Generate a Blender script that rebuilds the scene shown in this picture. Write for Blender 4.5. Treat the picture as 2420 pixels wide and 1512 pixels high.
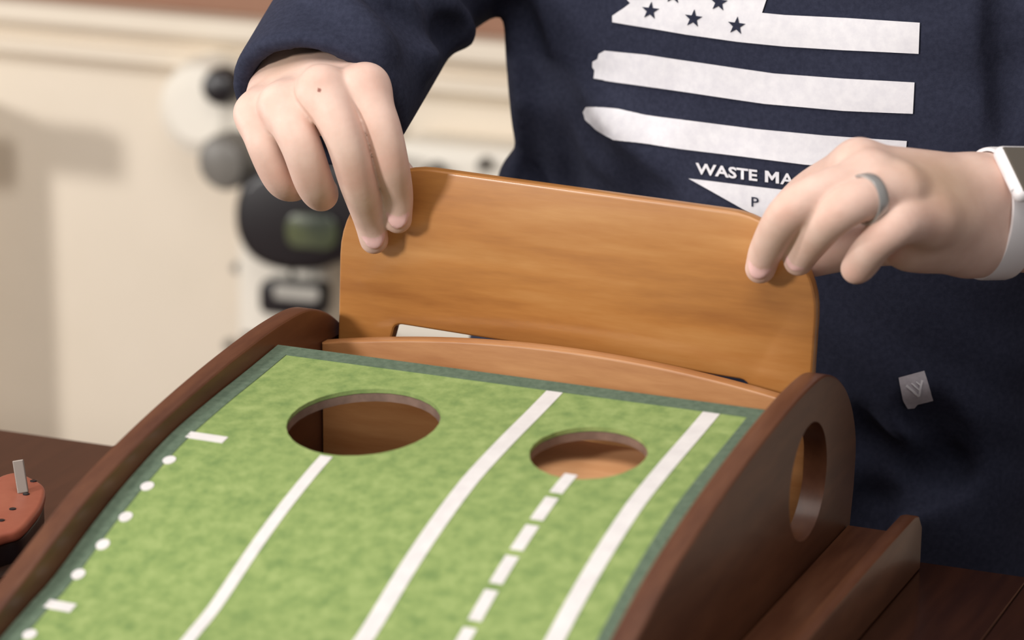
import bpy, bmesh, math, random
import numpy as np
from mathutils import Vector, Matrix
from mathutils.geometry import delaunay_2d_cdt
from mathutils.bvhtree import BVHTree
random.seed(4); rng = np.random.default_rng(4)
for o in list(bpy.data.objects): bpy.data.objects.remove(o)
COL = bpy.context.scene.collection

# ------------------------------------------------------------------ camera, world, lights, exposure
W, H, F = 2420.0, 1512.0, 6780.0            # image size and focal length in pixels
ZO = 0.898                                  # scene heights below are measured from the mat's back edge
PITCH, YAW, ROLL = (math.radians(a) for a in (15.52, -23.46, -0.53))
CPOS = np.array([0.978, -1.813, 0.591])
_cp, _sp, _cy, _sy = math.cos(PITCH), math.sin(PITCH), math.cos(YAW), math.sin(YAW)
_f = np.array([_sy*_cp, _cy*_cp, -_sp]); _r = np.array([_cy, -_sy, 0.0]); _d = np.cross(_f, _r)
CR = math.cos(ROLL)*_r + math.sin(ROLL)*_d; CD = -math.sin(ROLL)*_r + math.cos(ROLL)*_d; CF = _f
camd = bpy.data.cameras.new('camera'); cam = bpy.data.objects.new('camera', camd); COL.objects.link(cam)
cam.matrix_world = Matrix(((CR[0], -CD[0], -CF[0], CPOS[0]), (CR[1], -CD[1], -CF[1], CPOS[1]),
                           (CR[2], -CD[2], -CF[2], CPOS[2]+ZO), (0, 0, 0, 1)))
camd.sensor_fit = 'HORIZONTAL'; camd.sensor_width = 36; camd.lens = 36*F/W
camd.clip_start = .05; camd.clip_end = 60
camd.dof.use_dof = True; camd.dof.focus_distance = 2.15; camd.dof.aperture_fstop = 3.9
bpy.context.scene.camera = cam

wd = bpy.data.worlds.new('room_light'); bpy.context.scene.world = wd; wd.use_nodes = True
wd.node_tree.nodes['Background'].inputs[0].default_value = (1.0, .97, .95, 1)
wd.node_tree.nodes['Background'].inputs[1].default_value = .34

def area(name, loc, tgt, size, power, col, sy=None):
    l = bpy.data.lights.new(name, 'AREA'); l.size = size; l.energy = power; l.color = col
    if sy: l.shape = 'RECTANGLE'; l.size_y = sy
    o = bpy.data.objects.new(name, l); COL.objects.link(o); o.location = (loc[0], loc[1], loc[2]+ZO)
    o.rotation_euler = (Vector(tgt)-Vector(loc)).to_track_quat('-Z', 'Y').to_euler(); return o
area('key_lamp', (-1.0, -2.45, .92), (.2, .05, 0), .38, 54, (1, .96, .92))
area('top_fill', (.2, -.7, 1.75), (.2, .3, 0), 1.4, 26, (1, .95, .9))  # added overhead fill, no fixture of the room
area('side_lamp', (-2.3, -.35, .06), (-.3, 1.2, -.1), .2, 25, (1, .965, .925))

vs = bpy.context.scene.view_settings
vs.view_transform = 'Standard'; vs.look = 'None'; vs.gamma = 1; vs.use_curve_mapping = False; vs.exposure = 0.0

# ------------------------------------------------------------------ pixel helpers
def raydir(px, py): return (px-W/2)/F*CR + (py-H/2)/F*CD + CF
def on(px, py, ax, val):
    d = raydir(px, py); return CPOS + d*((val-CPOS[ax])/d[ax])
def aty(px, py, y): return on(px, py, 1, y)

# ------------------------------------------------------------------ materials
def srgb(r, g, b): return tuple((c/255/12.92 if c/255 <= .04045 else ((c/255+.055)/1.055)**2.4) for c in (r, g, b))
def mat(name, col, rough=.5, metal=0, spec=.5):
    m = bpy.data.materials.new(name); m.use_nodes = True; p = m.node_tree.nodes['Principled BSDF']
    p.inputs['Base Color'].default_value = (*col, 1); p.inputs['Roughness'].default_value = rough
    p.inputs['Metallic'].default_value = metal; p.inputs['Specular IOR Level'].default_value = spec
    return m
def nodes(m): return m.node_tree.nodes, m.node_tree.links, m.node_tree.nodes['Principled BSDF']
def mottled(name, c1, c2, scale, rough=.6, stretch=(1, 1, 1), bump=0, bscale=None, detail=5, spec=.4, lo=.35, hi=.68, coat=0, c3=None):
    m = mat(name, c1, rough, spec=spec); N, L, p = nodes(m)
    tc = N.new('ShaderNodeTexCoord'); mp = N.new('ShaderNodeMapping'); mp.inputs['Scale'].default_value = stretch
    L.new(tc.outputs['Object'], mp.inputs[0])
    n = N.new('ShaderNodeTexNoise'); n.inputs['Scale'].default_value = scale; n.inputs['Detail'].default_value = detail
    n.inputs['Roughness'].default_value = .62; L.new(mp.outputs[0], n.inputs['Vector'])
    r = N.new('ShaderNodeValToRGB'); r.color_ramp.elements[0].position = lo; r.color_ramp.elements[1].position = hi
    r.color_ramp.elements[0].color = (*c1, 1); r.color_ramp.elements[1].color = (*c2, 1)
    if c3: e = r.color_ramp.elements.new((lo+hi)/2); e.color = (*c3, 1)
    L.new(n.outputs['Fac'], r.inputs[0]); L.new(r.outputs[0], p.inputs['Base Color'])
    if coat: p.inputs['Coat Weight'].default_value = coat; p.inputs['Coat Roughness'].default_value = .16
    if bump:
        b = N.new('ShaderNodeBump'); b.inputs['Strength'].default_value = bump; b.inputs['Distance'].default_value = .002
        n2 = N.new('ShaderNodeTexNoise'); n2.inputs['Scale'].default_value = bscale or scale*3; n2.inputs['Detail'].default_value = 4
        L.new(mp.outputs[0], n2.inputs['Vector']); L.new(n2.outputs['Fac'], b.inputs['Height']); L.new(b.outputs[0], p.inputs['Normal'])
    return m
M = {}
M['wood_honey'] = mottled('honey_wood', srgb(156, 100, 50), srgb(192, 138, 80), 5, .34, (.8, 5, 6), .02, 40, spec=.45, coat=.15, c3=srgb(178, 120, 62))
M['wood_rail'] = mottled('rail_wood', srgb(170, 114, 68), srgb(196, 142, 92), 8, .36, (1, 5, 7), .02, 40, coat=.15)
M['wood_brown'] = mottled('brown_wood', srgb(84, 48, 31), srgb(106, 66, 44), 10, .40, (6, 1, 5), .02, 40, spec=.45, coat=.08)
M['wood_in'] = mottled('inner_wood', srgb(150, 96, 60), srgb(182, 124, 80), 9, .45, (1, 5, 5))
M['wood_table'] = mottled('table_wood', srgb(46, 25, 18), srgb(62, 35, 24), 8, .22, (9, .8, 1), .02, 30, spec=.5, coat=.25)
M['turf'] = mottled('turf', srgb(116, 140, 84), srgb(156, 173, 110), 80, .9, bump=.12, bscale=500, detail=4, lo=.28, hi=.72, spec=.1, c3=srgb(138, 158, 96))
M['border'] = mottled('turf_border', srgb(88, 104, 88), srgb(106, 122, 104), 200, .9, spec=.1)
M['wood_lit'] = mottled('lit_wood', srgb(206, 150, 104), srgb(222, 170, 124), 9, .5, (1, 5, 5))  # inner wood raised in tone: the light through the small hole is in the colour
M['white_mark'] = mottled('white_mark', srgb(218, 213, 212), srgb(228, 224, 222), 80, .8, spec=.2)
M['rim'] = mottled('hole_rim', srgb(112, 90, 78), srgb(138, 112, 98), 60, .7)
M['shirt'] = mottled('navy_knit', srgb(40, 43, 60), srgb(50, 53, 71), 260, .88, bump=.12, bscale=900, spec=.2)
M['print'] = mottled('white_print', srgb(226, 224, 230), srgb(238, 236, 240), 120, .7, spec=.2)
M['denim'] = mottled('denim', srgb(38, 46, 70), srgb(60, 70, 96), 90, .9)
M['shoe'] = mottled('shoe', srgb(50, 48, 46), srgb(72, 70, 66), 40, .6)
M['cream'] = mottled('cream_paint', srgb(226, 214, 196), srgb(231, 219, 202), 3, .55, spec=.3)
M['tan'] = mottled('brown_paint', srgb(150, 112, 92), srgb(158, 120, 98), 3, .7, spec=.2)
M['floor'] = mottled('floor_wood', srgb(92, 64, 44), srgb(120, 86, 60), 5, .4, (1, 9, 1))
M['black'] = mat('black_plastic', srgb(26, 22, 26), .35)
M['grey'] = mottled('grey_plastic', srgb(112, 108, 102), srgb(124, 120, 114), 30, .4)
M['pale_grey'] = mottled('pale_grey_plastic', srgb(168, 164, 156), srgb(180, 176, 168), 30, .6)
M['white_p'] = mat('white_plastic', srgb(236, 229, 216), .45)
M['lens'] = mottled('green_lens', srgb(64, 70, 60), srgb(98, 104, 72), 14, .25)
M['tag'] = mottled('grey_tag', srgb(182, 176, 184), srgb(196, 190, 198), 300, .8)
M['watch_white'] = mat('white_band', srgb(238, 234, 236), .4)
M['watch_glass'] = mat('watch_glass', srgb(96, 88, 78), .12, spec=.8)
M['steel'] = mat('steel', srgb(176, 174, 172), .3, .55)
M['metal_soft'] = mat('brushed_steel', srgb(150, 140, 132), .4, .6)
M['salmon'] = mottled('red_handle', srgb(158, 88, 68), srgb(166, 98, 76), 40, .45)

def skin_mat():
    m = mat('skin', srgb(226, 184, 164), .56, spec=.35); N, L, p = nodes(m)
    a = N.new('ShaderNodeVertexColor'); a.layer_name = 'tint'
    n = N.new('ShaderNodeTexNoise'); n.inputs['Scale'].default_value = 55; n.inputs['Detail'].default_value = 4
    tc = N.new('ShaderNodeTexCoord'); L.new(tc.outputs['Object'], n.inputs['Vector'])
    mx = N.new('ShaderNodeMix'); mx.data_type = 'RGBA'; mx.blend_type = 'MULTIPLY'; mx.inputs[0].default_value = 1
    r = N.new('ShaderNodeValToRGB'); r.color_ramp.elements[0].position = .3; r.color_ramp.elements[1].position = .7
    r.color_ramp.elements[0].color = (.90, .85, .83, 1); r.color_ramp.elements[1].color = (1, 1, 1, 1)
    L.new(n.outputs['Fac'], r.inputs[0]); L.new(a.outputs['Color'], mx.inputs[6]); L.new(r.outputs[0], mx.inputs[7])
    L.new(mx.outputs[2], p.inputs['Base Color'])
    p.inputs['Subsurface Weight'].default_value = .12; p.inputs['Subsurface Radius'].default_value = (1, .35, .2); p.inputs['Subsurface Scale'].default_value = .004
    b = N.new('ShaderNodeBump'); b.inputs['Strength'].default_value = .1; b.inputs['Distance'].default_value = .001
    n2 = N.new('ShaderNodeTexNoise'); n2.inputs['Scale'].default_value = 420; n2.inputs['Detail'].default_value = 3
    L.new(tc.outputs['Object'], n2.inputs['Vector']); L.new(n2.outputs['Fac'], b.inputs['Height']); L.new(b.outputs[0], p.inputs['Normal'])
    return m
M['skin'] = skin_mat()

# ------------------------------------------------------------------ object helpers
def link(name, me, m, parent=None, smooth=False, kind=None, label=None):
    if isinstance(m, str): m = M[m]
    me.materials.clear(); me.materials.append(m)
    if smooth:
        for p in me.polygons: p.use_smooth = True
    o = bpy.data.objects.new(name, me); COL.objects.link(o)
    if parent:
        o.parent = parent; o.location = -(parent.matrix_basis.translation if parent.parent is None else Vector((0, 0, 0)))
        if parent.parent is not None: o.location = (0, 0, 0)
    if kind: o['kind'] = kind
    if label: o['label'] = label
    return o
def thing(name, label, cat, loc=(0, 0, 0), group=None):
    o = bpy.data.objects.new(name, None); COL.objects.link(o); o.location = loc; o.empty_display_size = .05
    o['label'] = label; o['category'] = cat
    if group: o['group'] = group
    return o
def mesh_of(bm, name='m'):
    bmesh.ops.recalc_face_normals(bm, faces=bm.faces[:]); me = bpy.data.meshes.new(name); bm.to_mesh(me); bm.free(); return me
def pyd(v, f, name='m'):
    me = bpy.data.meshes.new(name); me.from_pydata([tuple(map(float, p)) for p in v], [], [tuple(map(int, q)) for q in f]); me.update(); return me
def box_bm(lo, hi, bev=0, seg=2, bm=None):
    bm = bm or bmesh.new(); r = bmesh.ops.create_cube(bm, size=1)['verts']
    for v in r: v.co = Vector([(lo[i]+hi[i])/2 + v.co[i]*(hi[i]-lo[i]) for i in range(3)])
    if bev: bmesh.ops.bevel(bm, geom=list({e for v in r for e in v.link_edges}), offset=bev, segments=seg, affect='EDGES', profile=.5)
    return bm
def box(name, lo, hi, m, parent=None, bev=0, **k): return link(name, mesh_of(box_bm(lo, hi, bev)), m, parent, **k)
def prism(poly, axis, a, b, bev=0, seg=3):
    """poly: list of 2-D points in the two other axes (in order), extruded along axis from a to b"""
    bm = bmesh.new(); oth = [i for i in range(3) if i != axis]
    def mk(p, t):
        c = [0, 0, 0]; c[axis] = t; c[oth[0]], c[oth[1]] = p; return c
    v0 = [bm.verts.new(mk(p, a)) for p in poly]; v1 = [bm.verts.new(mk(p, b)) for p in poly]
    n = len(poly); f0 = bm.faces.new(v0); f1 = bm.faces.new(v1)
    for i in range(n): bm.faces.new((v0[i], v0[(i+1) % n], v1[(i+1) % n], v1[i]))
    bmesh.ops.recalc_face_normals(bm, faces=bm.faces[:])
    if bev:
        ed = list(set(f0.edges) | set(f1.edges)); bmesh.ops.bevel(bm, geom=ed, offset=bev, segments=seg, affect='EDGES', profile=.5)
    return bm
def revolve(profile, n=40, axis_m=Matrix(), close=True):
    bm = bmesh.new(); rings = []
    for r, z in profile: rings.append([bm.verts.new(axis_m @ Vector((r*math.cos(2*math.pi*i/n), r*math.sin(2*math.pi*i/n), z))) for i in range(n)])
    for a, b in zip(rings, rings[1:]):
        for i in range(n): bm.faces.new((a[i], a[(i+1) % n], b[(i+1) % n], b[i]))
    if close: bm.faces.new(rings[0][::-1]); bm.faces.new(rings[-1])
    return bm
def boolean(me, cutters):
    o = bpy.data.objects.new('tmp', me); COL.objects.link(o); tmp = []
    for cbm in cutters:
        c = bpy.data.objects.new('cut', mesh_of(cbm)); COL.objects.link(c); tmp.append(c)
        md = o.modifiers.new('b', 'BOOLEAN'); md.operation = 'DIFFERENCE'; md.object = c; md.solver = 'EXACT'
    dg = bpy.context.evaluated_depsgraph_get(); out = bpy.data.meshes.new_from_object(o.evaluated_get(dg))
    for c in tmp+[o]: bpy.data.objects.remove(c)
    return out
def catmull(pts, n=8):
    pts = [np.array(p, float) for p in pts]; out = []
    P = [2*pts[0]-pts[1]]+pts+[2*pts[-1]-pts[-2]]
    for i in range(1, len(P)-2):
        for j in range(n):
            t = j/n; a, b, c, d = P[i-1:i+3]
            out.append(.5*((2*b)+(-a+c)*t+(2*a-5*b+4*c-d)*t*t+(-a+3*b-3*c+d)*t**3))
    out.append(pts[-1]); return out
def shade_by_angle(o, ang=.6):
    for p in o.data.polygons: p.use_smooth = True
    o.data.set_sharp_from_angle(angle=ang)

# ------------------------------------------------------------------ SDF modelling: grids, primitives, surface nets
class Grid:
    def __init__(s, lo, hi, h):
        s.lo = np.array(lo, float); s.h = h; s.n = np.ceil((np.array(hi)-s.lo)/h).astype(int)+1
        s.ax = [(s.lo[i]+h*np.arange(s.n[i])).astype(np.float32) for i in range(3)]
    def new(s): return np.full(s.n, .5, np.float32)
    def sl(s, lo, hi, pad):
        r = []
        for i in range(3):
            a = int(max(0, np.floor((lo[i]-pad-s.lo[i])/s.h))); b = int(min(s.n[i], np.ceil((hi[i]+pad-s.lo[i])/s.h)+1)); r.append(slice(a, max(a, b)))
        return tuple(r)
    def xyz(s, q): return (s.ax[0][q[0]][:, None, None], s.ax[1][q[1]][None, :, None], s.ax[2][q[2]][None, None, :])
def smin(a, b, k):
    if k <= 0: return np.minimum(a, b)
    h = np.maximum(k-np.abs(a-b), 0)/k; return np.minimum(a, b)-h*h*k*.25
def smax(a, b, k): return -smin(-a, -b, k)
def cone_d(x, y, z, a, b, ra, rb):
    ba = np.array(b)-np.array(a); px, py, pz = x-np.float32(a[0]), y-np.float32(a[1]), z-np.float32(a[2])
    h = np.clip((px*np.float32(ba[0])+py*np.float32(ba[1])+pz*np.float32(ba[2]))/np.float32(ba@ba+1e-12), 0, 1)
    return np.sqrt((px-h*np.float32(ba[0]))**2+(py-h*np.float32(ba[1]))**2+(pz-h*np.float32(ba[2]))**2)-(np.float32(ra)+np.float32(rb-ra)*h)
def add_cone(G, D, a, b, ra, rb, k=.006):
    r = max(ra, rb); q = G.sl(np.minimum(a, b)-r, np.maximum(a, b)+r, k+.012)
    D[q] = smin(D[q], cone_d(*G.xyz(q), a, b, ra, rb), k)
def cut_cone(G, D, a, b, ra, rb, k=.01):
    r = max(ra, rb); q = G.sl(np.minimum(a, b)-r, np.maximum(a, b)+r, k+.012)
    D[q] = smax(D[q], -cone_d(*G.xyz(q), a, b, ra, rb), k)
def ell_d(x, y, z, c, R, rad):
    px, py, pz = x-c[0], y-c[1], z-c[2]; u = [(px*R[i][0]+py*R[i][1]+pz*R[i][2])/rad[i] for i in range(3)]
    n = np.sqrt(u[0]**2+u[1]**2+u[2]**2); return ((n-1)*min(rad)).astype(np.float32)
def add_ell(G, D, c, R, rad, k=.004):
    m = max(rad); q = G.sl(np.array(c)-m, np.array(c)+m, k+.008); D[q] = smin(D[q], ell_d(*G.xyz(q), c, R, rad), k)
def nets(D, G):
    s = D < 0; c = [s[i:s.shape[0]-1+i, j:s.shape[1]-1+j, k:s.shape[2]-1+k] for i in (0, 1) for j in (0, 1) for k in (0, 1)]
    cnt = sum(x.astype(np.int8) for x in c); mask = (cnt > 0) & (cnt < 8)
    I = np.argwhere(mask); idx = np.full(mask.shape, -1, np.int64); idx[mask] = np.arange(len(I))
    off = np.array([(i, j, k) for i in (0, 1) for j in (0, 1) for k in (0, 1)])
    V = np.stack([D[I[:, 0]+o[0], I[:, 1]+o[1], I[:, 2]+o[2]] for o in off], 1)
    acc = np.zeros((len(I), 3)); n = np.zeros(len(I))
    for a in range(8):
        for b in range(a+1, 8):
            if np.abs(off[a]-off[b]).sum() != 1: continue
            cr = (V[:, a] < 0) != (V[:, b] < 0); t = np.where(cr, V[:, a]/np.where(cr, V[:, a]-V[:, b], 1), 0)
            acc += np.where(cr[:, None], off[a]+t[:, None]*(off[b]-off[a]), 0); n += cr
    P = G.lo+G.h*(I+acc/n[:, None]); F4 = []
    for ax in range(3):
        o1, o2 = (ax+1) % 3, (ax+2) % 3
        lo = [slice(None)]*3; hi = [slice(None)]*3; lo[ax] = slice(0, -1); hi[ax] = slice(1, None)
        E = np.argwhere(s[tuple(lo)] != s[tuple(hi)]); E = E[(E[:, o1] > 0) & (E[:, o2] > 0) & (E[:, o1] < D.shape[o1]-1) & (E[:, o2] < D.shape[o2]-1)]
        ins = s[E[:, 0], E[:, 1], E[:, 2]]
        def cell(d1, d2):
            e = E.copy(); e[:, o1] += d1; e[:, o2] += d2; return idx[e[:, 0], e[:, 1], e[:, 2]]
        q = np.stack([cell(-1, -1), cell(0, -1), cell(0, 0), cell(-1, 0)], 1); q[~ins] = q[~ins][:, ::-1]; F4.append(q)
    return P, np.concatenate(F4)
def relax(P, Fq, it=2, lam=.5):
    e = np.concatenate([Fq[:, [0, 1]], Fq[:, [1, 2]], Fq[:, [2, 3]], Fq[:, [3, 0]]])
    for _ in range(it):
        A = np.zeros_like(P); n = np.zeros(len(P)); np.add.at(A, e[:, 0], P[e[:, 1]]); np.add.at(n, e[:, 0], 1)
        np.add.at(A, e[:, 1], P[e[:, 0]]); np.add.at(n, e[:, 1], 1); P = P+lam*(A/np.maximum(n, 1)[:, None]-P)
    return P
def np_mesh(P, Fq, name='m'):
    me = bpy.data.meshes.new(name); me.vertices.add(len(P)); me.vertices.foreach_set('co', P.astype(np.float32).ravel())
    me.loops.add(Fq.size); me.loops.foreach_set('vertex_index', Fq.astype(np.int32).ravel())
    me.polygons.add(len(Fq)); me.polygons.foreach_set('loop_start', np.arange(0, Fq.size, 4, dtype=np.int32))
    me.polygons.foreach_set('use_smooth', np.ones(len(Fq), bool)); me.update(calc_edges=True); me.validate(); return me
def orth(n, t):
    n = np.array(n, float); n /= np.linalg.norm(n); t = np.array(t, float); t -= n*(t@n); t /= np.linalg.norm(t); return np.array([t, np.cross(n, t), n])

# ------------------------------------------------------------------ the setting
TZ = -.148                                  # table top
FZ = -ZO                                    # floor
WY = 1.55                                   # back wall (wainscot face)
f = box('floor', (-3.2, -3.0, FZ-.05), (3.6, WY+.1, FZ), 'floor', kind='structure')
zc = on(300, 14, 1, WY)[2]                  # underside of the brown wall = top of the cap moulding
box('wall_back', (-3.2, WY, FZ), (3.6, WY+.1, zc-.02), 'cream', kind='structure')
box('wall_upper', (-3.2, WY+.012, zc-.02), (3.6, WY+.1, 1.6), 'tan', kind='structure')
def moulding(name, prof):                   # prof: (outward, z)
    link(name, mesh_of(prism([(WY-a, b) for a, b in prof], 0, -3.2, 3.6)), 'cream', kind='structure')
def wz(x, y): return on(x, y, 1, WY)[2]
z1, z2, z3, z4 = wz(300, 62), wz(300, 100), wz(300, 140), wz(300, 172)
moulding('trim_1', [(0, zc-.035), (0, zc), (.045, zc), (.05, zc-.008), (.05, z1+.004), (.036, z1-.004), (.018, z2+.008), (.018, z2), (.03, z2-.004), (.03, z3+.003), (.012, z3-.006), (0, z4)])

# ------------------------------------------------------------------ table of wide planks
tb = thing('work_table', 'dark brown polished plank table under the wooden putting box', 'table', (.1, -.5, FZ))
def tedge(x): return .128 + .022*(x+.3)     # far edge, turned a little against the box
seams = [-1.258, -.958, -.658, -.358, -.058, .242, .542, .842, 1.142]
for a, b in zip(seams, seams[1:]):
    link('plank', mesh_of(prism([(a+.0004, -1.35), (b-.0004, -1.35), (b-.0004, tedge(b)), (a+.0004, tedge(a))], 2, TZ-.035, TZ, .0010, 2)), 'wood_table', tb)
box('apron', (-1.2, -1.30, TZ-.11), (1.08, -1.27, TZ-.036), 'wood_table', tb)
box('apron', (-1.2, .03, TZ-.11), (1.08, .06, TZ-.036), 'wood_table', tb)
for x in (-1.18, 1.0):
    for y in (-1.26, -.05): box('leg', (x, y, FZ), (x+.08, y+.08, TZ-.036), 'wood_table', tb, .004)

# ------------------------------------------------------------------ putting box frame
IX0, IX1, TH = 0.0, .392, .017
top = [(-.62, -.1385), (-.56, -.1335), (-.50, -.124), (-.42, -.097), (-.345, -.068), (-.30, -.050), (-.2475, -.031), (-.17, -.012), (-.09, .0025), (-.019, .0118), (.022, .0148), (.050, .0145), (.070, .0100),
       (.0904, .0012), (.1120, -.0140), (.1300, -.0360), (.1400, -.0620), (.1390, -.0934), (.132, -.128), (.127, -.148)]
sp = [tuple(p) for p in catmull(top[:18], 5)] + top[18:]
sp = [(-.62, TZ+.0008)] + [(y, max(z, TZ+.0008)) for y, z in sp]
fr = thing('putting_box', 'stained wooden putting box with curved side panels on the dark table', 'golf trainer', (.196, -.2, TZ))
def panel(x0, x1, cut):
    me = mesh_of(prism(sp, 0, x0, x1, .0026, 3)); me = boolean(me, cut)
    o = link('side_panel', me, 'wood_brown', fr); shade_by_angle(o, .5); return o
panel(-TH, IX0, [box_bm((-.008, .086, -.2), (.01, .1125, -.018))])
cy, cz, cr = .0235, -.0555, .0425
cutter = revolve([(cr, -.05), (cr, .05)], 48, Matrix.Translation((.40, cy, cz)) @ Matrix.Rotation(math.pi/2, 4, 'Y'))
panel(IX1, IX1+TH, [box_bm((IX1-.01, .086, -.2), (IX1+.008, .1125, -.018)), cutter])
# arched rail behind the mat
rp = [(.001, TZ+.006), (.391, TZ+.006)]
arch = [(.391-.39*i/30, -.0165+.0185*(1-((.391-.39*i/30-.196)/.195)**2)) for i in range(31)]
o = link('back_rail', mesh_of(prism(rp+arch, 1, .0706, .0836, .0022, 3)), 'wood_rail', fr); shade_by_angle(o, .5)
# inside: chute floor falling to the right-hand opening, deflector under the small hole
link('chute_floor', mesh_of(prism([(.001, -.118), (.391, -.126), (.391, -.131), (.001, -.123)], 1, -.19, .0700)), 'wood_brown', fr)  # darker wood stands in for the shade deep under the big hole
link('deflector', mesh_of(prism([(.230, -.0335), (.391, -.0350), (.391, -.0385), (.230, -.0370)], 1, -.165, -.02)), 'wood_lit', fr)  # lit tone of the plate is painted in
box('front_wall', (.001, -.2, TZ+.001), (.391, -.191, -.055), 'wood_in', fr)
# ball return gutter on the outside of the right panel
GX0, GX1 = IX1+TH+.0005, .465
link('gutter_floor', mesh_of(prism([(.122, -.1195), (.122, TZ+.001), (-.95, TZ+.001), (-.95, -.140)], 0, GX0, .4525, .001, 1)), 'wood_brown', fr)
gw = [(.128, -.114), (.119, -.1035), (.108, -.1005), (.05, -.1005), (.0, -.101), (-.95, -.121), (-.95, TZ+.0008), (.128, TZ+.0008)]
o = link('gutter_wall', mesh_of(prism(gw, 0, .4528, GX1, .002, 2)), 'wood_brown', fr); shade_by_angle(o, .5)

# ------------------------------------------------------------------ the mat
mp_ = [(-.95, -.1432), (-.75, -.1432), (-.62, -.1420), (-.55, -.1375), (-.48, -.124), (-.42, -.1095), (-.345, -.0865), (-.314, -.0775), (-.265, -.0570), (-.23, -.0440), (-.20, -.0345), (-.175, -.0275), (-.15, -.0218), (-.10, -.0138), (-.05, -.0072), (.0, 0.), (.03, .004)]
_c = np.array(catmull(mp_, 10))
def mz(y): return np.interp(y, _c[:, 0], _c[:, 1])
def onmat(px, py):
    d = raydir(px, py); ys = np.linspace(.02, -.9, 4000); t = (ys-CPOS[1])/d[1]; g = CPOS[2]+t*d[2]-mz(ys)
    i = np.argmax(g[:-1]*g[1:] <= 0); t = t[i]; return CPOS[0]+t*d[0], ys[i]
MX0, MX1, MY0 = .0015, .3895, -.93
HOLES = [(.1223, -.1000, .054), (.2916, -.0990, .0403)]
def sheet(thick, drop, holes=True, y0=MY0, step=.012, x0=MX0, x1=MX1):
    V, E = [], []
    def ring(p):
        s = len(V); V.extend(Vector(q) for q in p); E.extend((s+i, s+(i+1) % len(p)) for i in range(len(p)))
    nx, ny = int((x1-x0)/.02), int((0-y0)/step)
    ring([(x0+(x1-x0)*i/nx, y0) for i in range(nx)]+[(x1, y0*(1-i/ny)) for i in range(ny)]+[(x1-(x1-x0)*i/nx, 0) for i in range(nx)]+[(x0, y0*i/ny) for i in range(ny)])
    for hx, hy, hr in HOLES: ring([(hx+hr*math.cos(2*math.pi*i/64), hy+hr*math.sin(2*math.pi*i/64)) for i in range(64)])
    for i in range(1, nx):
        for j in range(1, ny):
            p = (x0+(x1-x0)*i/nx, y0*(1-j/ny))
            if all(math.hypot(p[0]-a, p[1]-b) > r+.004 for a, b, r in HOLES): V.append(Vector(p))
    v, e, f, *_ = delaunay_2d_cdt(V, E, [], 0, 1e-6)
    f = [q for q in f if all(math.hypot(sum(v[i].x for i in q)/3-a, sum(v[i].y for i in q)/3-b) > r-.0004 for a, b, r in HOLES)]
    bm = bmesh.new(); vt = [bm.verts.new((p.x, p.y, mz(p.y)-drop)) for p in v]
    for q in f: bm.faces.new([vt[i] for i in q])
    bmesh.ops.recalc_face_normals(bm, faces=bm.faces[:])
    if sum(q.normal.z for q in bm.faces) < 0: bmesh.ops.reverse_faces(bm, faces=bm.faces[:])
    g = bmesh.ops.extrude_face_region(bm, geom=bm.faces[:]); 
    for q in g['geom']:
        if isinstance(q, bmesh.types.BMVert): q.co.z -= thick
    # the extruded copy is the underside: keep the side walls, flip normals where needed
    return mesh_of(bm)
# plywood deck that carries the mat
dk = link('deck', sheet(.0058, .0035, y0=-.30), 'rim', fr); shade_by_angle(dk, .5)
pm = thing('putting_mat', 'green turf putting mat with white lines and two holes in wooden box', 'golf mat', (.196, -.4, TZ+.001))
tf = link('turf', sheet(.003, 0), 'turf', pm); shade_by_angle(tf, .5)
def patch(poly_fn, n, lift=.0005):         # strip through n rows; poly_fn(t) -> (xa, xb, y)
    v, q = [], []
    for i in range(n+1):
        xa, xb, y = poly_fn(i/n); z = float(mz(y))+lift; v += [(xa, y, z), (xb, y, z)]
    for i in range(n): q.append((2*i, 2*i+1, 2*i+3, 2*i+2))
    lo = [(a, b, c-.0006) for a, b, c in v]; s = len(v); v2 = v+lo; q2 = q[:]
    for i in range(n): q2 += [(2*i, 2*i+2, s+2*i+2, s+2*i), (2*i+1, s+2*i+1, s+2*i+3, 2*i+3)]
    q2 += [(0, s, s+1, 1), (2*n, 2*n+1, s+2*n+1, s+2*n)]
    return pyd(v2, q2)
def strip(name, m, x0, x1, ya, yb, n=None, **k):
    n = n or max(1, int(abs(yb-ya)/.012)); return link(name, patch(lambda t: (x0, x1, ya+(yb-ya)*t), n), m, pm, **k)
bw = .0145
strip('border_strip', 'border', MX0, MX0+bw, MY0, 0); strip('border_strip', 'border', MX1-bw, MX1, MY0, 0); strip('border_strip', 'border', MX0+bw, MX1-bw, -bw, 0, 1)
def linex(px): return np.mean([onmat(*p)[0] for p in px])
X1 = linex([(700, 1160), (650, 1230), (560, 1355), (455, 1505)]); X2 = linex([(1240, 1000), (1160, 1082), (1010, 1270), (950, 1365)]); X3 = linex([(1600, 1078), (1515, 1170), (1400, 1350)])
strip('white_line', 'white_mark', X1-.0046, X1+.0046, MY0+.01, onmat(776, 1076)[1]-.002)
strip('white_line', 'white_mark', X2-.0062, X2+.0062, MY0+.01, -bw-.001); strip('white_line', 'white_mark', X3-.0062, X3+.0062, MY0+.01, -bw-.001)
dc = [(1333, 1143), (1284, 1198), (1240, 1266), (1192, 1348), (1142, 1436), (1094, 1522)]
dm = [onmat(*p) for p in dc]; XD = np.mean([p[0] for p in dm]); ys = [p[1] for p in dm]; gap = (ys[0]-ys[-1])/5
for i in range(16):
    yc = ys[0]-gap*i
    if yc < MY0+.03: break
    strip('dash', 'white_mark', XD-.0046, XD+.0046, yc-gap*.40, yc+gap*.40, 2)
marks = [((400, 1088), 0), ((348, 1150), 0), ((297, 1222), 0), ((243, 1288), 0), ((185, 1358), 0), ((70, 1500), 0)]
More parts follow.
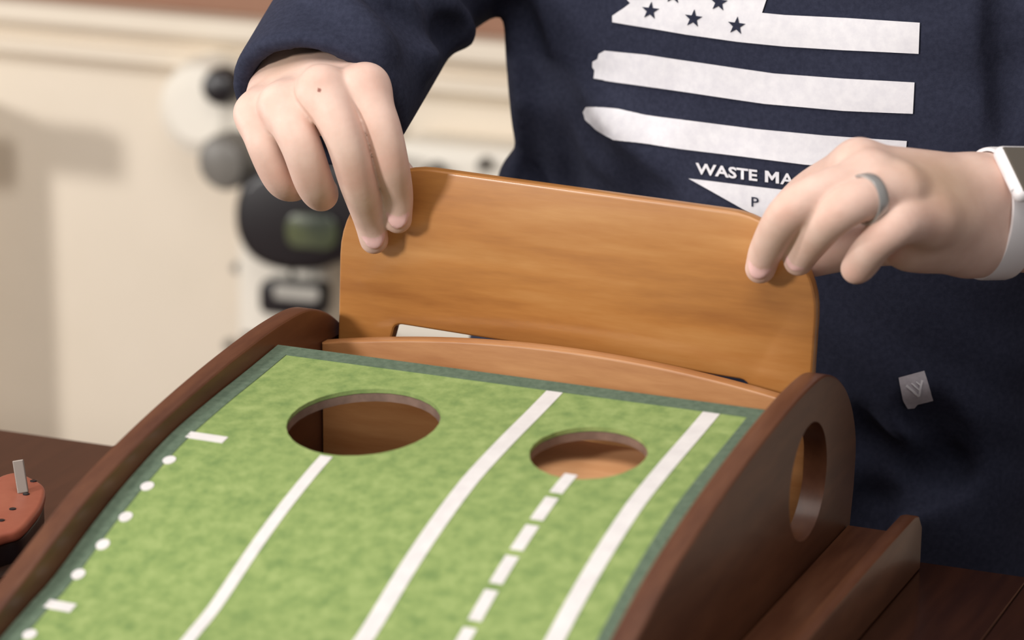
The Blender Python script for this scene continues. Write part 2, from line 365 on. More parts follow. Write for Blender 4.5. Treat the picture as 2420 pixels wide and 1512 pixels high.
for (px, py), _ in marks:
    x, y = onmat(px, py); v = [(x+0.0047*math.cos(a), y+.0047*math.sin(a)) for a in np.linspace(0, 2*math.pi, 17)[:-1]]
    bm = bmesh.new(); a = [bm.verts.new((p, q, mz(q)+.0006)) for p, q in v]; b = [bm.verts.new((p, q, mz(q)-.0003)) for p, q in v]
    bm.faces.new(a)
    for i in range(16): bm.faces.new((a[i], b[i], b[(i+1) % 16], a[(i+1) % 16]))
    link('dot', mesh_of(bm), 'white_mark', pm)
for a, b in (((445, 1027), (532, 1041)), ((112, 1425), (172, 1440))):
    xa, ya = onmat(*a); xb, yb = onmat(*b); y = (ya+yb)/2; strip('dash', 'white_mark', xa, xb, y-.0042, y+.0042, 2)

# ------------------------------------------------------------------ backboard held by the hands
BY, BT = .095, .012
def rr_corner(cx, cz, rx, rz, a0, a1, n=10, e=1.0): return [(cx+rx*abs(math.cos(a))**e*math.copysign(1, math.cos(a)), cz+rz*abs(math.sin(a))**e*math.copysign(1, math.sin(a))) for a in np.linspace(a0, a1, n)]
hw, ht, hb = .1915, .0605, -.094           # half width, top, bottom (board coordinates)
pb = [(-hw, hb), (-.150, hb)] + rr_corner(-.137, -.0705, .007, .006, math.pi, math.pi/2, 5) + rr_corner(.137, -.0705, .007, .006, math.pi/2, 0, 5) + [(.150, hb), (hw, hb)]
pb += rr_corner(hw-.072, ht-.070, .072, .070, 0, math.pi/2, 14) + rr_corner(-hw+.076, ht-.076, .076, .076, math.pi/2, math.pi, 14)
th = math.radians(-1.75); bc = (.1965, .0585)
pb = [(bc[0]+x*math.cos(th)-z*math.sin(th), bc[1]+x*math.sin(th)+z*math.cos(th)) for x, z in pb]
bo = link('backboard', mesh_of(prism(pb, 1, BY, BY+BT, .003, 3)), 'wood_honey'); shade_by_angle(bo, .5)
bo['label'] = 'honey-coloured wooden backboard with rounded top corners held in both hands'; bo['category'] = 'board'

# ------------------------------------------------------------------ the person
ps = thing('person', 'person in a navy sweatshirt with white flag print holding the wooden backboard', 'person', (.33, .42, FZ))
TOCAM = lambda p: (CPOS-p)/np.linalg.norm(CPOS-p)
SK = np.array(srgb(228, 196, 182)); NAILC = np.array(srgb(238, 196, 192)); REDC = np.array(srgb(220, 166, 150)); TANC = np.array(srgb(206, 172, 140))
def build_hand(chains, palm, nails, red, h=.0013, kpalm=.014, extra=None, creases=(), mole=None):
    allp = [aty(*j[:3]) for c in chains for j in c]+[np.array(q) for a in palm for q in a[:2]]
    lo = np.min(allp, 0)-.035; hi = np.max(allp, 0)+.035; G = Grid(lo, hi, h); Fg = G.new()
    for c in chains:
        D = G.new(); JR = catmull([np.append(aty(*j[:3]), j[3]) for j in c], 9)
        for a, b in zip(JR, JR[1:]): add_cone(G, D, a[:3], b[:3], a[3], b[3], 0)
        Fg = smin(Fg, D, .0030)
    Pm = G.new()
    for a, b, ra, rb in palm: add_cone(G, Pm, np.array(a), np.array(b), ra, rb, .016)
    D = smin(Pm, Fg, kpalm); nm = []
    for a, b, r in creases: cut_cone(G, D, np.array(a), np.array(b), r, r, .004)
    for tip, prev, r, wdt in nails:
        t = aty(*tip); p = aty(*prev); dv = (t-p)/np.linalg.norm(t-p); n = TOCAM(t); n = n-dv*(n@dv); n /= np.linalg.norm(n); n = n*.9+np.array([0, 0, .25]); n /= np.linalg.norm(n)
        Rm = orth(n, dv); c = t+n*(r*.88)-dv*.0050; rad = (wdt*1.22, wdt*1.02, .0028)
        q = G.sl(c-.012, c+.012, .004); e = ell_d(*G.xyz(q), c, Rm, rad); g = ell_d(*G.xyz(q), c-n*.0004, Rm, (rad[0]*1.16, rad[1]*1.18, .0030))
        D[q] = np.maximum(D[q], -(np.maximum(g, -e)+.0000)-.0006*0) if False else smin(D[q], e, .0008); nm.append((c, Rm, rad))
    P, Q = nets(D, G); P = relax(P, Q, 3, .5)
    col = np.tile(SK, (len(P), 1))
    for c, rad, s, *cc_ in red:
        c = aty(*c); w = s*np.exp(-((P-c)**2).sum(1)/rad**2)[:, None]; col = col*(1-w)+(TANC if cc_ else REDC)*w
    for c, Rm, rad in nm:
        u = ((P-c)@Rm.T)/np.array(rad); m = (np.sqrt((u**2).sum(1)) < 1.22) & (((P-c)@Rm[2]) > -.0006); col[m] = NAILC
    if mole:
        d = raydir(*mole); d = d/np.linalg.norm(d); v = P-CPOS; t = v@d; off = np.linalg.norm(v-t[:, None]*d, axis=1); near = t < t[off < .004].min()+.01
        col[(off < .0016) & near] = np.array(srgb(150, 96, 84))
    return P, Q, col

# right hand of the person (fingers over the board's left shoulder)
r_idx = [(862, 205, .058, .0160), (903, 300, .050, .0138), (925, 385, .056, .0129), (938, 458, .0735, .0122), (940, 518, .0810, .0108)]
r_mid = [(760, 212, .040, .0170), (812, 320, .030, .0148), (845, 430, .042, .0138), (872, 512, .0710, .0124), (884, 566, .0808, .0110)]
r_rng = [(668, 250, .040, .0168), (710, 340, .028, .0152), (740, 425, .040, .0146), (758, 458, .066, .0132), (765, 452, .088, .0110)]
r_pky = [(606, 268, .048, .0150), (628, 345, .038, .0140), (662, 420, .046, .0132), (690, 440, .068, .0118), (715, 430, .088, .0100)]
r_thm = [(800, 250, .105, .0190), (880, 350, .128, .0160), (950, 425, .1235, .0128), (1010, 480, .1205, .0105)]
wr = aty(715, 172, .125)
pal = []
for c, (ox, oy, oz) in ((r_idx, (.010, 0, 0)), (r_mid, (.002, -.004, 0)), (r_rng, (-.008, 0, 0)), (r_pky, (-.016, .004, 0))):
    pal.append((wr+np.array([ox, oy, oz]), aty(*c[0][:3])+np.array([0, .004, -.002]), .024, .0150))
pal.append((wr+np.array([.006, .0, -.01]), aty(*r_thm[0][:3]), .026, .021))
pal.append((aty(770, 250, .075), aty(660, 290, .072), .020, .018))
elbow_r = aty(960, -110, .32)
pal.append((wr, wr+(elbow_r-wr)*.55, .030, .040))
HANDS = [build_hand([r_idx, r_mid, r_rng, r_pky, r_thm], pal,
    [((940, 522, .0810), (938, 458, .0760), .0108, .0074), ((884, 570, .0808), (872, 512, .0750), .0110, .0074)],
    [((925, 385, .043), .012, .5), ((845, 420, .030), .013, .5), ((738, 420, .026), .012, .45), ((660, 415, .034), .012, .45), ((755, 190, .026), .008, .3), ((870, 195, .044), .010, .25), ((620, 270, .034), .012, .4), ((690, 160, .085), .022, .6, 1)], mole=(755, 212))]

# left hand of the person (fingers over the board's right shoulder)
l_idx = [(2025, 390, .088, .0165), (1905, 455, .112, .0138), (1838, 530, .1205, .0120), (1815, 590, .1200, .0100)]
l_mid = [(2055, 420, .070, .0165), (1930, 462, .044, .0150), (1862, 505, .046, .0142), (1814, 585, .0720, .0124), (1797, 634, .0810, .0110)]
l_rng = [(2120, 455, .070, .0165), (2030, 475, .040, .0148), (1965, 515, .040, .0142), (1910, 580, .0690, .0124), (1887, 616, .0805, .0108)]
l_pky = [(2195, 520, .085, .0155), (2125, 532, .052, .0145), (2072, 572, .052, .0132), (2035, 622, .066, .0122), (2024, 634, .072, .0112)]
l_thm = [(2160, 560, .128, .0200), (2060, 575, .132, .0170), (1985, 600, .1250, .0130), (1925, 620, .1195, .0105)]
wl = aty(2330, 505, .165)
ax_l = np.array([.62, .76, -.10]); ax_l /= np.linalg.norm(ax_l)
up_l = np.array([0, 0, 1.0]); up_l -= ax_l*(up_l@ax_l); up_l /= np.linalg.norm(up_l)
pal = []
for c, o in ((l_idx, .017), (l_mid, .009), (l_rng, -.002), (l_pky, -.015)):
    pal.append((wl+up_l*o, aty(*c[0][:3])+np.array([.002, .004, -.001]), .0225, .0165))
pal.append((wl-up_l*.016, aty(2150, 570, .11), .0235, .021)); pal.append((aty(2280, 580, .15), aty(2180, 560, .105), .018, .017))
elbow_l = wl+ax_l*.27
for s in (.014, -.014): pal.append((wl+up_l*s-ax_l*.01, wl+up_l*s*1.2+ax_l*.24, .0255, .042))
HANDS.append(build_hand([l_idx, l_mid, l_rng, l_pky, l_thm], pal,
    [((1795, 638, .0810), (1814, 585, .0765), .0110, .0072), ((1884, 620, .0805), (1910, 580, .0765), .0108, .0066)],
    [((1862, 505, .03), .012, .4), ((1965, 500, .03), .012, .35), ((2072, 555, .04), .012, .35), ((2195, 500, .07), .016, .3), ((1795, 640, .07), .010, .4), ((2020, 640, .06), .010, .4), ((2250, 440, .10), .034, .6, 1), ((2190, 400, .08), .025, .4, 1)]))
# coarse inner body: torso, neck, head (under the clothes and above the frame)
sh_r, sh_l = aty(1330, -420, .42), aty(2330, -420, .40)
neck = (sh_r+sh_l)/2+np.array([0, .01, .05]); hip = aty(1790, 1500, .42); chest = (sh_r+sh_l)/2+np.array([0, 0, -.06])
G = Grid(np.array([neck[0]-.34, .15, hip[2]-.05]), np.array([neck[0]+.34, .68, neck[2]+.36]), .007); D = G.new()
for x in (-.07, .07): add_cone(G, D, hip+np.array([x, .02, 0]), chest+np.array([x*1.1, .02, 0]), .085, .085, .06)
for s, e in ((sh_r, elbow_r), (sh_l, elbow_l)): add_cone(G, D, chest+np.array([0, .01, .02]), s, .07, .05, .05); add_cone(G, D, s, s+(e-s)*.9, .045, .038, .03)
add_cone(G, D, neck+np.array([0, 0, -.03]), neck+np.array([0, -.01, .09]), .058, .054, .03)
hd = neck+np.array([-.01, -.03, .17])
add_ell(G, D, hd+np.array([0, .02, .025]), np.eye(3), (.076, .095, .095), .03); add_ell(G, D, hd+np.array([0, -.025, -.045]), np.eye(3), (.056, .066, .072), .03)
add_cone(G, D, hd+np.array([0, -.088, .012]), hd+np.array([0, -.106, -.028]), .009, .014, .015)
for x in (-.031, .031): cut_cone(G, D, hd+np.array([x, -.094, .012]), hd+np.array([x, -.094, .012]), .014, .014, .014); add_ell(G, D, hd+np.array([x, -.072, .011]), np.eye(3), (.013, .013, .013), .002)
for x in (-.078, .078): add_ell(G, D, hd+np.array([x, .012, 0]), np.eye(3), (.010, .020, .032), .008)
cut_cone(G, D, hd+np.array([-.02, -.094, -.062]), hd+np.array([.02, -.094, -.062]), .003, .003, .006)
Pb, Qb = nets(D, G); HANDS.append((Pb, Qb, np.tile(SK, (len(Pb), 1))))
P = np.concatenate([a[0] for a in HANDS]); off = np.cumsum([0]+[len(a[0]) for a in HANDS]); Q = np.concatenate([a[1]+o for a, o in zip(HANDS, off)]); C = np.concatenate([a[2] for a in HANDS])
me = np_mesh(P, Q, 'body')
at = me.color_attributes.new('tint', 'FLOAT_COLOR', 'POINT'); at.data.foreach_set('color', np.c_[C, np.ones(len(C))].astype(np.float32).ravel())
body = link('body', me, 'skin', ps, label='fair-skinned hands gripping the board')
# short brown hair
G = Grid(hd-np.array([.13, .13, .13]), hd+np.array([.13, .16, .16]), .006); D = G.new()
add_ell(G, D, hd+np.array([0, .028, .034]), np.eye(3), (.084, .100, .100), .02)
q = G.sl(hd-1, hd+1, 0); x, y, z = G.xyz(q); D = smax(D, ((hd[2]+.045)-z)*.6+((hd[1]-.01)-y)*.8+0*x, .02)
Ph, Qh = nets(D, G); M['hair'] = mottled('hair', srgb(60, 42, 30), srgb(84, 60, 42), 120, .6)
link('hair', np_mesh(Ph, Qh, 'hair'), 'hair', ps)

# sweatshirt: one shell with folds, sleeves open at the cuffs
G = Grid(np.array([-.24, -.07, -.36]), np.array([.82, .66, .50]), .0050); D = G.new()
q = G.sl(G.lo, G.lo+9, 0); x, y, z = G.xyz(q)
ctr = aty(1890, 500, .40); yaw = math.radians(-9); cY, sY = math.cos(yaw), math.sin(yaw)
lean = .055
lx = (x-ctr[0]-(z-ctr[2])*lean); ly = (y-ctr[1]+(z-ctr[2])*.10)
tx = lx*cY+ly*sY; ty = -lx*sY+ly*cY; tz = z-ctr[2]+0*tx
hwd = .232+.025*np.clip((-tz-.02)/.3, 0, 1)+.02*np.clip((tz-.1)/.2, 0, 1); hdp = .125+.022*np.clip(-tz/.2, -1, 1)
e = 2.5
rr = (np.abs(tx/hwd)**e+np.abs(ty/hdp)**e)**(1/e)
D = ((rr-1)*np.minimum(hwd, hdp)).astype(np.float32)
D = smax(D, (tz-(sh_r[2]-ctr[2]+.03)+.35*np.abs(tx)).astype(np.float32), .08)
FY = .262
add_cone(G, D, aty(1290, 60, .36), aty(1300, 300, .34), .030, .030, .04)
add_cone(G, D, aty(1265, 440, .36), aty(1215, 900, .35), .030, .045, .03)
add_cone(G, D, sh_r+np.array([.02, 0, -.03]), elbow_r, .086, .074, .012)
add_cone(G, D, sh_l+np.array([-.02, 0, -.03]), elbow_l, .092, .070, .02)
# image-left sleeve
cf = aty(748, 245, .095); axr = cf-elbow_r; Lr = np.linalg.norm(axr); axr = axr/Lr
S = cone_d(*G.xyz(q), elbow_r, cf+axr*.05, .072, .0680)
pn = axr+np.array([0, 0, -.30]); pn /= np.linalg.norm(pn)
S = smax(S, ((x-cf[0])*pn[0]+(y-cf[1])*pn[1]+(z-cf[2])*pn[2]).astype(np.float32), .006)
D = smin(D, S, .03)
# image-right sleeve pushed up behind the watch
cl = elbow_l+(wl-elbow_l)*.40; S = cone_d(*G.xyz(q), elbow_l, cl, .066, .060)
S = smax(S, ((x-cl[0])*-ax_l[0]+(y-cl[1])*-ax_l[1]+(z-cl[2])*-ax_l[2]).astype(np.float32), .006); D = smin(D, S, .03)
# folds
def surf(px, py):
    d = raydir(px, py); d = d/np.linalg.norm(d); t = np.arange(1.2, 3.2, .002); p = CPOS+t[:, None]*d
    g = np.round((p-G.lo)/G.h).astype(int); ok = np.all((g >= 0) & (g < G.n), 1); g = np.clip(g, 0, G.n-1)
    v = np.where(ok, D[g[:, 0], g[:, 1], g[:, 2]], 1); i = np.argmax(v < 0); return p[i], d
def crease(pts, r, k=.016, sink=.0):
    pp = [tuple(c) for c in catmull(pts, 4)]; w = []
    for a in pp:
        p, d = surf(*a); w.append(p-d*(r*.45-sink))
    for a, b in zip(w, w[1:]):
        if np.linalg.norm(a-b) < .08: cut_cone(G, D, a, b, r, r, k)
def ridge(pts, r, k=.02, sink=.004):
    w = [p+d*sink for p, d in (surf(*a) for a in (tuple(c) for c in catmull(pts, 4)))]
    for a, b in zip(w, w[1:]):
        if np.linalg.norm(a-b) < .08: add_cone(G, D, a, b, r, r, k)
ridge([(1345, 215), (1430, 300), (1540, 400)], .012, .03, .010)
crease([(1290, 180), (1338, 292), (1430, 392), (1560, 490)], .015, .012)
crease([(1265, 270), (1305, 360), (1335, 460)], .013, .014)
crease([(1230, 300), (1250, 380), (1260, 470)], .010, .016)
ridge([(760, -20), (835, 50), (900, 120)], .013, .010, .004); ridge([(880, -30), (975, 60), (1000, 150)], .012, .010, .003); ridge([(1010, -20), (1060, 40), (1090, 80)], .012, .010, .003); crease([(930, 10), (1010, 60), (1090, 85)], .009, .012)
crease([(2205, 965), (2240, 1040), (2266, 1112)], .009, .014); crease([(2266, 1112), (2170, 1165), (2050, 1205)], .009, .016)
crease([(2060, 1060), (2150, 1105), (2250, 1120)], .008, .016); crease([(2150, 970), (2200, 1030), (2250, 1090)], .006, .012)
crease([(2395, -40), (2382, 60), (2398, 160), (2400, 300)], .010, .018)
crease([(2030, 1000), (2060, 1150), (2040, 1280)], .008, .018)
crease([(1215, 20), (1240, 120), (1262, 220)], .008, .018)
# open cuffs
cut_cone(G, D, cf-axr*.05, cf+axr*.12, .050, .057, .004); cut_cone(G, D, cl+ax_l*.04, cl-ax_l*.06, .047, .049, .004)
# soft cloth waviness
wv = (.0010*np.sin(38*(x+.3*z)+9*np.sin(11*z+2*x))*np.sin(23*z+14*x+3)+.0006*np.sin(61*z-33*x+5*np.sin(17*x))).astype(np.float32)
D = D+wv
Pq, Qq = nets(D, G); Pq = relax(Pq, Qq, 3, .5)
shirt = link('sweatshirt', np_mesh(Pq, Qq, 'sweatshirt'), 'shirt', ps, label='navy blue long-sleeved sweatshirt with white printed flag')
bvh = BVHTree.FromPolygons([Vector(p) for p in Pq], [tuple(map(int, t)) for t in Qq])
def cast(px, py, lift):
    best = None
    for ox, oy in ((0, 0), (.7, .3), (-.6, .5), (.2, -.8)):
        d = Vector(raydir(px+ox, py+oy)).normalized(); loc, n, i, t = bvh.ray_cast(Vector(CPOS), d, 6)
        if loc is not None and (best is None or t < best[1]-.004): best = (n, t)
    if best is None: return None
    d = Vector(raydir(px, py)).normalized(); n = best[0]; n = -n if n.dot(d) > 0 else n
    return CPOS+np.array(d)*best[1]+np.array(n)*lift
def smooth_y(pts): return pts
def printed(name, poly, m, lift=.0016, step=7, parent=None):
    """flat print: a polygon given on the photograph, laid on the cloth"""
    V = []; E = []; n = len(poly)
    for i in range(n):
        a, b = np.array(poly[i], float), np.array(poly[(i+1) % n], float); k = max(1, int(np.linalg.norm(b-a)/step))
        V += [a+(b-a)*j/k for j in range(k)]
    nb = len(V); E = [(i, (i+1) % nb) for i in range(nb)]; A = np.array(V)
    def inside(p):
        x_, y_ = p; c = False
        for i in range(nb):
            (x1, y1), (x2, y2) = A[i], A[(i+1) % nb]
            if (y1 > y_) != (y2 > y_) and x_ < (x2-x1)*(y_-y1)/(y2-y1)+x1: c = not c
        return c
    Bn = np.roll(A, -1, 0); AB = Bn-A
    def edge_d(p):
        h = np.clip(((p-A)*AB).sum(1)/((AB*AB).sum(1)+1e-9), 0, 1); return np.min(np.linalg.norm(A+h[:, None]*AB-p, axis=1))
    for gx in np.arange(A[:, 0].min()+step*.5, A[:, 0].max(), step*1.4):
        for gy in np.arange(A[:, 1].min()+step*.5, A[:, 1].max(), step*1.4):
            if inside((gx, gy)) and edge_d((gx, gy)) > step*.45: V.append(np.array((gx, gy)))
    v, e_, f_, *_ = delaunay_2d_cdt([Vector(p) for p in V], E, [], 0, 1e-5)
    def ar(t): a, b, c = (v[i] for i in t); return abs((b-a).cross(c-a))/2
    f_ = [t for t in f_ if len(t) == 3 and ar(t) > .25 and inside((sum(v[i].x for i in t)/3, sum(v[i].y for i in t)/3))]
    pos = [cast(p.x, p.y, lift) for p in v]
    if any(p is None for p in pos): print('print missed', name)
    pos = [p if p is not None else CPOS*0 for p in pos]
    me = pyd(pos, f_); 
    bm = bmesh.new(); bm.from_mesh(me); bmesh.ops.recalc_face_normals(bm, faces=bm.faces[:]); bm.to_mesh(me); bm.free()
    return link(name, me, m, parent or shirt, smooth=True)
printed('flag_print', [(1450, 52), (1450, 37), (1460, 30), (1478, 18), (1492, 7), (1485, 0), (1478, -16), (1500, -60), (1828, -60), (1813, 0), (1803, 30), (1855, 35), (2000, 42), (2175, 53), (2172, 126), (1994, 118), (1855, 109), (1744, 98), (1624, 81)], 'print')
printed('stripe_print', [(1432, 119), (1418, 127), (1415, 139), (1403, 146), (1402, 160), (1407, 167), (1404, 187), (1559, 208), (1809, 245), (1994, 261), (2158, 268), (2162, 194), (1994, 185), (1832, 173), (1693, 153), (1531, 129)], 'print')
printed('stripe_print', [(1388, 252), (1381, 264), (1386, 282), (1411, 305), (1453, 329), (1559, 345), (1763, 370), (1902, 388), (2020, 397), (2138, 402), (2144, 332), (1948, 319), (1786, 304), (1670, 289), (1522, 271), (1462, 259)], 'print')
printed('triangle_print', [(1629, 421), (1823, 444), (2060, 470), (1900, 572), (1786, 509)], 'print')
for cx, cy_ in ((1541, 25), (1642, 43), (1744, 60), (1702, 5), (1596, -12)):
    printed('star_print', [(cx+r*math.sin(a+.12), cy_-r*math.cos(a+.12)) for r, a in ((22 if i % 2 == 0 else 8.6, i*math.pi/5) for i in range(10))], 'shirt', .0024, 6)
def lettering(name, txt, x0, y0, cap, slope, m, lift=.0016, bold=.0, sx=1.0, width=None):
    cu = bpy.data.curves.new(name, 'FONT'); cu.body = txt; cu.size = 1; cu.offset = bold; cu.resolution_u = 3
    o = bpy.data.objects.new('t', cu); COL.objects.link(o); dg = bpy.context.evaluated_depsgraph_get()
    me = bpy.data.meshes.new_from_object(o.evaluated_get(dg)); bpy.data.objects.remove(o)
    co = np.array([v.co[:] for v in me.vertices]); capu = co[:, 1].max()-min(0, co[:, 1].min())
    co[:, 0] -= co[:, 0].min(); k = cap/capu; kx = (width/co[:, 0].max()) if width else k*sx
    for v, c in zip(me.vertices, co):
        px = x0+c[0]*kx; py = y0-c[1]*k+slope*(px-x0); p = cast(px, py, lift); v.co = p if p is not None else (0, 0, 0)
    return link(name, me, m, shirt)
lettering('lettering', 'WASTE', 1646, 409, 27, .118, 'print', bold=.028, width=146)
def letter_poly(x0, y0, w, hgt, slope, pts): return [(x0+a*w, y0-b*hgt+slope*a*w) for a, b in pts]
printed('lettering', letter_poly(1810, 429, 33, 27, .118, [(0, 0), (0, 1), (.24, 1), (.5, .56), (.76, 1), (1, 1), (1, 0), (.77, 0), (.77, .62), (.54, .22), (.46, .22), (.23, .62), (.23, 0)]), 'print', .0016, 5)
lettering('lettering', 'A', 1846, 433, 27, .118, 'print', bold=.02, width=33)
lettering('lettering', 'P', 1779, 486, 23, .118, 'shirt', .0024, bold=.008, width=17)
# woven tag with a V mark
tag = printed('hem_tag', [(2124, 891), (2184, 875), (2205, 943), (2168, 952), (2160, 961), (2143, 963), (2134, 944)], 'tag', .0018, 7)
def stroke(a, b, w):
    a, b = np.array(a, float), np.array(b, float); d = (b-a)/np.linalg.norm(b-a); n = np.array([-d[1], d[0]])*w/2; return [tuple(a+n), tuple(b+n), tuple(b-n), tuple(a-n)]
for a, b, w in (((2142, 908), (2171, 932), 5), ((2179, 897), (2171, 932), 5), ((2154, 903.5), (2173, 919), 3), ((2165, 900), (2175, 908), 3)):
    printed('logo_stroke', stroke(a, b, w), 'print', .0024, 6, shirt)
# trousers and shoes, hidden behind the table
G = Grid(np.array([hip[0]-.26, .24, FZ]), np.array([hip[0]+.26, .66, hip[2]+.10]), .008); D = G.new()
for s in (-1, 1):
    kn = np.array([hip[0]+s*.105, .45, FZ+.48]); add_cone(G, D, hip+np.array([s*.085, .02, .02]), kn, .10, .074, .03); add_cone(G, D, kn, np.array([hip[0]+s*.11, .47, FZ+.10]), .074, .062, .03)
add_cone(G, D, hip+np.array([-.07, .02, .05]), hip+np.array([.07, .02, .05]), .12, .12, .04)
Pt, Qt = nets(D, G); link('trousers', np_mesh(Pt, Qt, 'trousers'), 'denim', ps)
for s in (-1, 1):
    G = Grid(np.array([hip[0]+s*.11-.08, .26, FZ]), np.array([hip[0]+s*.11+.08, .56, FZ+.16]), .006); D = G.new(); c = hip[0]+s*.11
    add_cone(G, D, np.array([c, .50, FZ+.045]), np.array([c+s*.01, .34, FZ+.035]), .04, .036, .03); add_cone(G, D, np.array([c, .48, FZ+.06]), np.array([c, .47, FZ+.11]), .045, .045, .03)
    q = G.sl(G.lo, G.lo+9, 0); D = smax(D, (FZ+.001-G.xyz(q)[2])+0*D, .004); Pt, Qt = nets(D, G); link('shoe', np_mesh(Pt, Qt, 'shoe'), 'shoe', ps)

# ------------------------------------------------------------------ ring and watch
def tube_ring(c, ax, r1, r2, u, wid, th, n=48, flat=True):
    ax = np.array(ax)/np.linalg.norm(ax); u = np.array(u)-ax*(np.array(u)@ax); u /= np.linalg.norm(u); w = np.cross(ax, u)
    prof = [(0, -.5), (.25, -.42), (1, -.40), (1, .40), (.25, .42), (0, .5)] if not flat else [(0, -.5), (.8, -.5), (1, -.38), (1, .38), (.8, .5), (0, .5)]
    bm = bmesh.new(); R = []
    for i in range(n):
        a = 2*math.pi*i/n; R.append([bm.verts.new(c+u*math.cos(a)*(r1+p*th)+w*math.sin(a)*(r2+p*th)+ax*q_*wid) for p, q_ in prof])
    m = len(prof)
    for i in range(n):
        for j in range(m): bm.faces.new((R[i][j], R[i][(j+1) % m], R[(i+1) % n][(j+1) % m], R[(i+1) % n][j]))
    return mesh_of(bm)
rc = aty(2050, 470, .047); rax = aty(2030, 475, .040)-aty(2120, 455, .070)
o = link('ring', tube_ring(rc, rax, .0158, .0158, (0, 0, 1), .0082, .0022), 'steel'); shade_by_angle(o, .5)
o['label'] = 'plain grey metal ring on the finger of the hand beside the watch'; o['category'] = 'ring'
wc = wl+ax_l*.009; nrm = TOCAM(wc); nrm = nrm-ax_l*(nrm@ax_l); nrm /= np.linalg.norm(nrm); nrm = nrm*.72+up_l*.69; nrm /= np.linalg.norm(nrm)
sd = np.cross(nrm, ax_l)
wt = thing('wristwatch', 'white square smartwatch with grey screen strapped round the bare wrist', 'watch', tuple(wc))
o = link('strap', tube_ring(wc, ax_l, .0455, .0335, up_l, .024, .0030), 'watch_white', wt); shade_by_angle(o, .5)
def obox(c, ax3, half, bev, seg=4):
    bm = box_bm([-h for h in half], half, bev, seg); Mx = Matrix(((ax3[0][0], ax3[1][0], ax3[2][0], c[0]), (ax3[0][1], ax3[1][1], ax3[2][1], c[1]), (ax3[0][2], ax3[1][2], ax3[2][2], c[2]), (0, 0, 0, 1)))
    bmesh.ops.transform(bm, matrix=Mx, verts=bm.verts[:]); return mesh_of(bm)
cc = wc+nrm*.0455
o = link('case', obox(cc, (ax_l, sd, nrm), (.0200, .0235, .0060), .0055), 'watch_white', wt); shade_by_angle(o, .6)
o = link('screen', obox(cc+nrm*.0052, (ax_l, sd, nrm), (.0165, .0200, .0014), .0012, 2), 'watch_glass', wt)
link('side_button', obox(cc-ax_l*.0203-sd*.009, (ax_l, sd, nrm), (.0008, .006, .0016), .0005, 1), 'watch_white', wt)

# ------------------------------------------------------------------ multi-tool on the table, left of the box
def ontab(px, py, z=TZ): return on(px, py, 2, z)
tl = ontab(30, 1270); mt = thing('pocket_tool', 'red handled pocket tool with grey metal clip lying on dark table', 'tool', (tl[0], tl[1], TZ))
zt = TZ+.036
def tp(px, py, z=zt): p = ontab(px, py, z); return (p[0], p[1])
out = catmull([tp(-150, 1330), tp(-90, 1200), tp(-20, 1135), tp(35, 1115), tp(80, 1130), tp(106, 1150), tp(100, 1185), tp(80, 1215), tp(48, 1248), tp(5, 1262), tp(-60, 1290), tp(-150, 1330)], 5)[:-1]
out = [tuple(p) for p in out]
o = link('handle', mesh_of(prism(out, 2, zt-.009, zt, .003, 3)), 'salmon', mt); shade_by_angle(o)
ce = np.mean(out, 0); sh = [tuple(ce+(np.array(p)-ce)*.95) for p in out]
o = link('body', mesh_of(prism(sh, 2, TZ+.010, zt-.0092, .002, 2)), 'black', mt); shade_by_angle(o)
sh = [tuple(ce+(np.array(p)-ce)*.86) for p in out]
o = link('base_plate', mesh_of(prism(sh, 2, TZ+.0005, TZ+.0098, .001, 1)), 'metal_soft', mt)
a = ontab(55, 1165, zt); b = a+np.array([-.006, .004, .022]); dv = b-a; Lb = np.linalg.norm(dv); dv /= Lb; Rm = orth(dv, CR)
o = link('metal_clip', obox((a+b)/2+dv*.001, (Rm[0], Rm[1], dv), (.0042, .0014, Lb/2+.001), .0008, 2), 'metal_soft', mt)
for px, py in ((62, 1168), (79, 1137), (30, 1203), (3, 1230)):
    c = ontab(px, py, zt); link('screw', mesh_of(revolve([(.0026, -.001), (.0026, .0006), (.0018, .0009)], 16, Matrix.Translation(c))), 'black', mt)

# ------------------------------------------------------------------ appliance on the wall behind
AY = WY-.13
ap = thing('wall_appliance', 'blurred white appliance with black round bowl and black framed panel on cream wall', 'appliance', tuple(aty(650, 500, WY)))
def apx(px, py, y=AY): return aty(px, py, y)
def disc_at(name, px, py, y, rpx, depth, m, parent=ap, sq=1.0, bev=.01, tx=0):
    c = apx(px, py, y); k = np.linalg.norm(apx(px+1, py, y)-c)*rpx
    R = Matrix.Translation(c) @ Matrix.Rotation(math.pi/2, 4, 'X') @ Matrix.Diagonal((1, sq, 1, 1))
    o = link(name, mesh_of(revolve([(k*.55, depth), (k*.85, depth-bev*.4), (k, depth-bev*1.4), (k, 0)], 40, R)), m, parent); shade_by_angle(o, .5); return o
def rrect(x0, y0, x1, y1, r, y, n=6):
    p = []
    for cx, cy_, a0 in ((x1-r, y0+r, -math.pi/2), (x1-r, y1-r, 0), (x0+r, y1-r, math.pi/2), (x0+r, y0+r, math.pi)):
        for i in range(n+1):
            a = a0+math.pi/2*i/n; w = apx(cx+r*math.cos(a), cy_+r*math.sin(a)+.09*(cx-x0), y); p.append((w[0], w[2]))
    return p
o = link('housing', mesh_of(prism(rrect(585, 250, 800, 800, 20, WY-.06), 1, WY-.10, WY-.001, .02, 4)), 'white_p', ap); shade_by_angle(o)
disc_at('dome', 548, 236, WY-.001, 108, .10, 'white_p', bev=.03)
disc_at('knob', 535, 200, WY-.10, 40, .03, 'black')
disc_at('cup', 560, 372, WY-.10, 58, .05, 'grey')
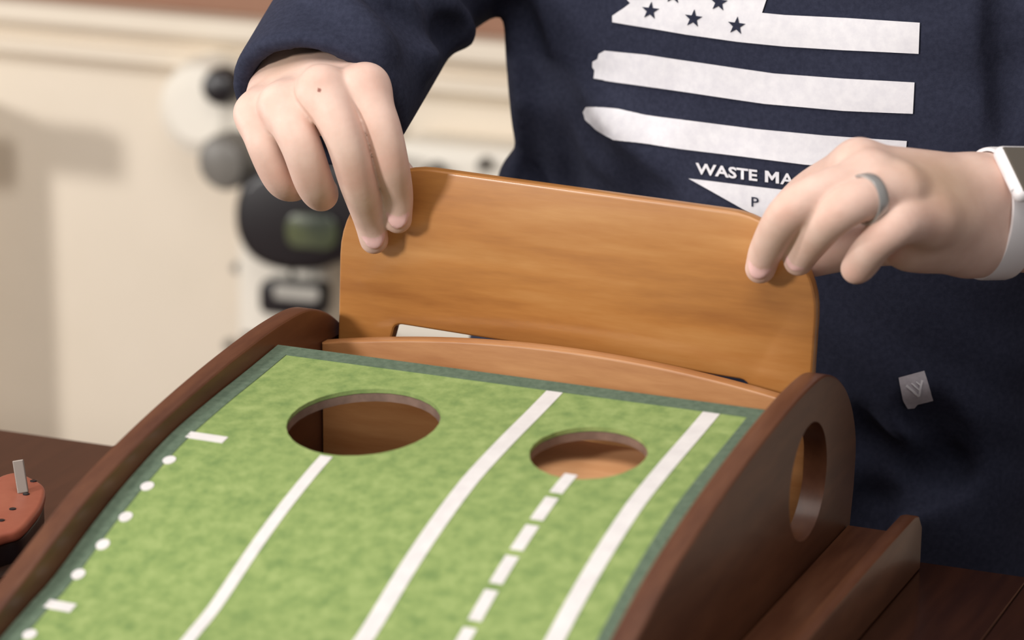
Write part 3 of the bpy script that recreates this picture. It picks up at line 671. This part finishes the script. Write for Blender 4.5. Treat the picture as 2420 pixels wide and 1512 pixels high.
o = link('bowl', mesh_of(prism([(p[0], p[2]) for p in (apx(x_, y_, WY-.14) for x_, y_ in [tuple(t) for t in catmull([(590, 425), (575, 480), (580, 545), (615, 600), (680, 628), (760, 630), (835, 605), (900, 560), (920, 480), (900, 380), (740, 370), (640, 390), (590, 425)], 5)][:-1])], 1, WY-.17, WY-.1005, .014, 4)), 'black', ap); shade_by_angle(o)
o = link('lens', mesh_of(prism(rrect(680, 500, 800, 580, 30, WY-.17), 1, WY-.176, WY-.1705, .002, 2)), 'lens', ap); shade_by_angle(o)
o = link('frame', mesh_of(prism(rrect(618, 655, 772, 738, 24, WY-.12), 1, WY-.13, WY-.1005, .006, 3)), 'black', ap); shade_by_angle(o)
o = link('panel', mesh_of(prism(rrect(645, 672, 752, 706, 12, WY-.135), 1, WY-.134, WY-.1302, .001, 2)), 'pale_grey', ap)
for px, py in ((565, 630), (545, 812)): disc_at('stud', px, py, WY-.002, 11, .012, 'grey', bev=.003)
# second, smaller white unit behind the person
wb = thing('white_box', 'blurred white box with two dark knobs on cream wall between arm and torso', 'box', tuple(aty(1080, 400, WY)))
o = link('case', mesh_of(prism(rrect(940, 322, 1330, 800, 40, WY-.06), 1, WY-.09, WY-.001, .015, 3)), 'white_p', wb); shade_by_angle(o)
disc_at('knob', 1035, 404, WY-.09, 22, .025, 'grey', wb); disc_at('knob', 1150, 385, WY-.09, 15, .02, 'grey', wb)

# ------------------------------------------------------------------ unseen cabinet left of the frame, added to throw the soft shade on the wall
c0 = aty(-25, 600, WY)
cb = thing('shade_cabinet', 'unseen cream cabinet with two doors added beside the frame to shade the wall', 'cabinet', (c0[0]-.35, WY-.2, FZ))
zt_ = aty(0, 230, WY)[2]
box('carcass', (c0[0]-.65, WY-.20, FZ+.001), (c0[0]-.005, WY-.002, zt_), 'cream', cb, .004)
box('shade_cornice', (c0[0]-.72, WY-.26, zt_-.055), (c0[0]+.065, WY-.2012, zt_+.002), 'cream', cb, .008)  # overhang added to cast the blob of shadow on the wall
for a, b in ((-.64, -.36), (-.355, -.07)):
    d = box('door', (c0[0]+a, WY-.22, FZ+.05), (c0[0]+b, WY-.2005, zt_-.06), 'cream', cb, .004)
    h = box('handle', (c0[0]+(b if a < -.5 else a)-.012, WY-.24, FZ+.5), (c0[0]+(b if a < -.5 else a)+.0, WY-.2205, FZ+.6), 'metal_soft', d, .003)

# ------------------------------------------------------------------ lift everything so that the floor is z = 0
for o in bpy.data.objects:
    if o.parent is None and o.type not in ('CAMERA', 'LIGHT'): o.location.z += ZO
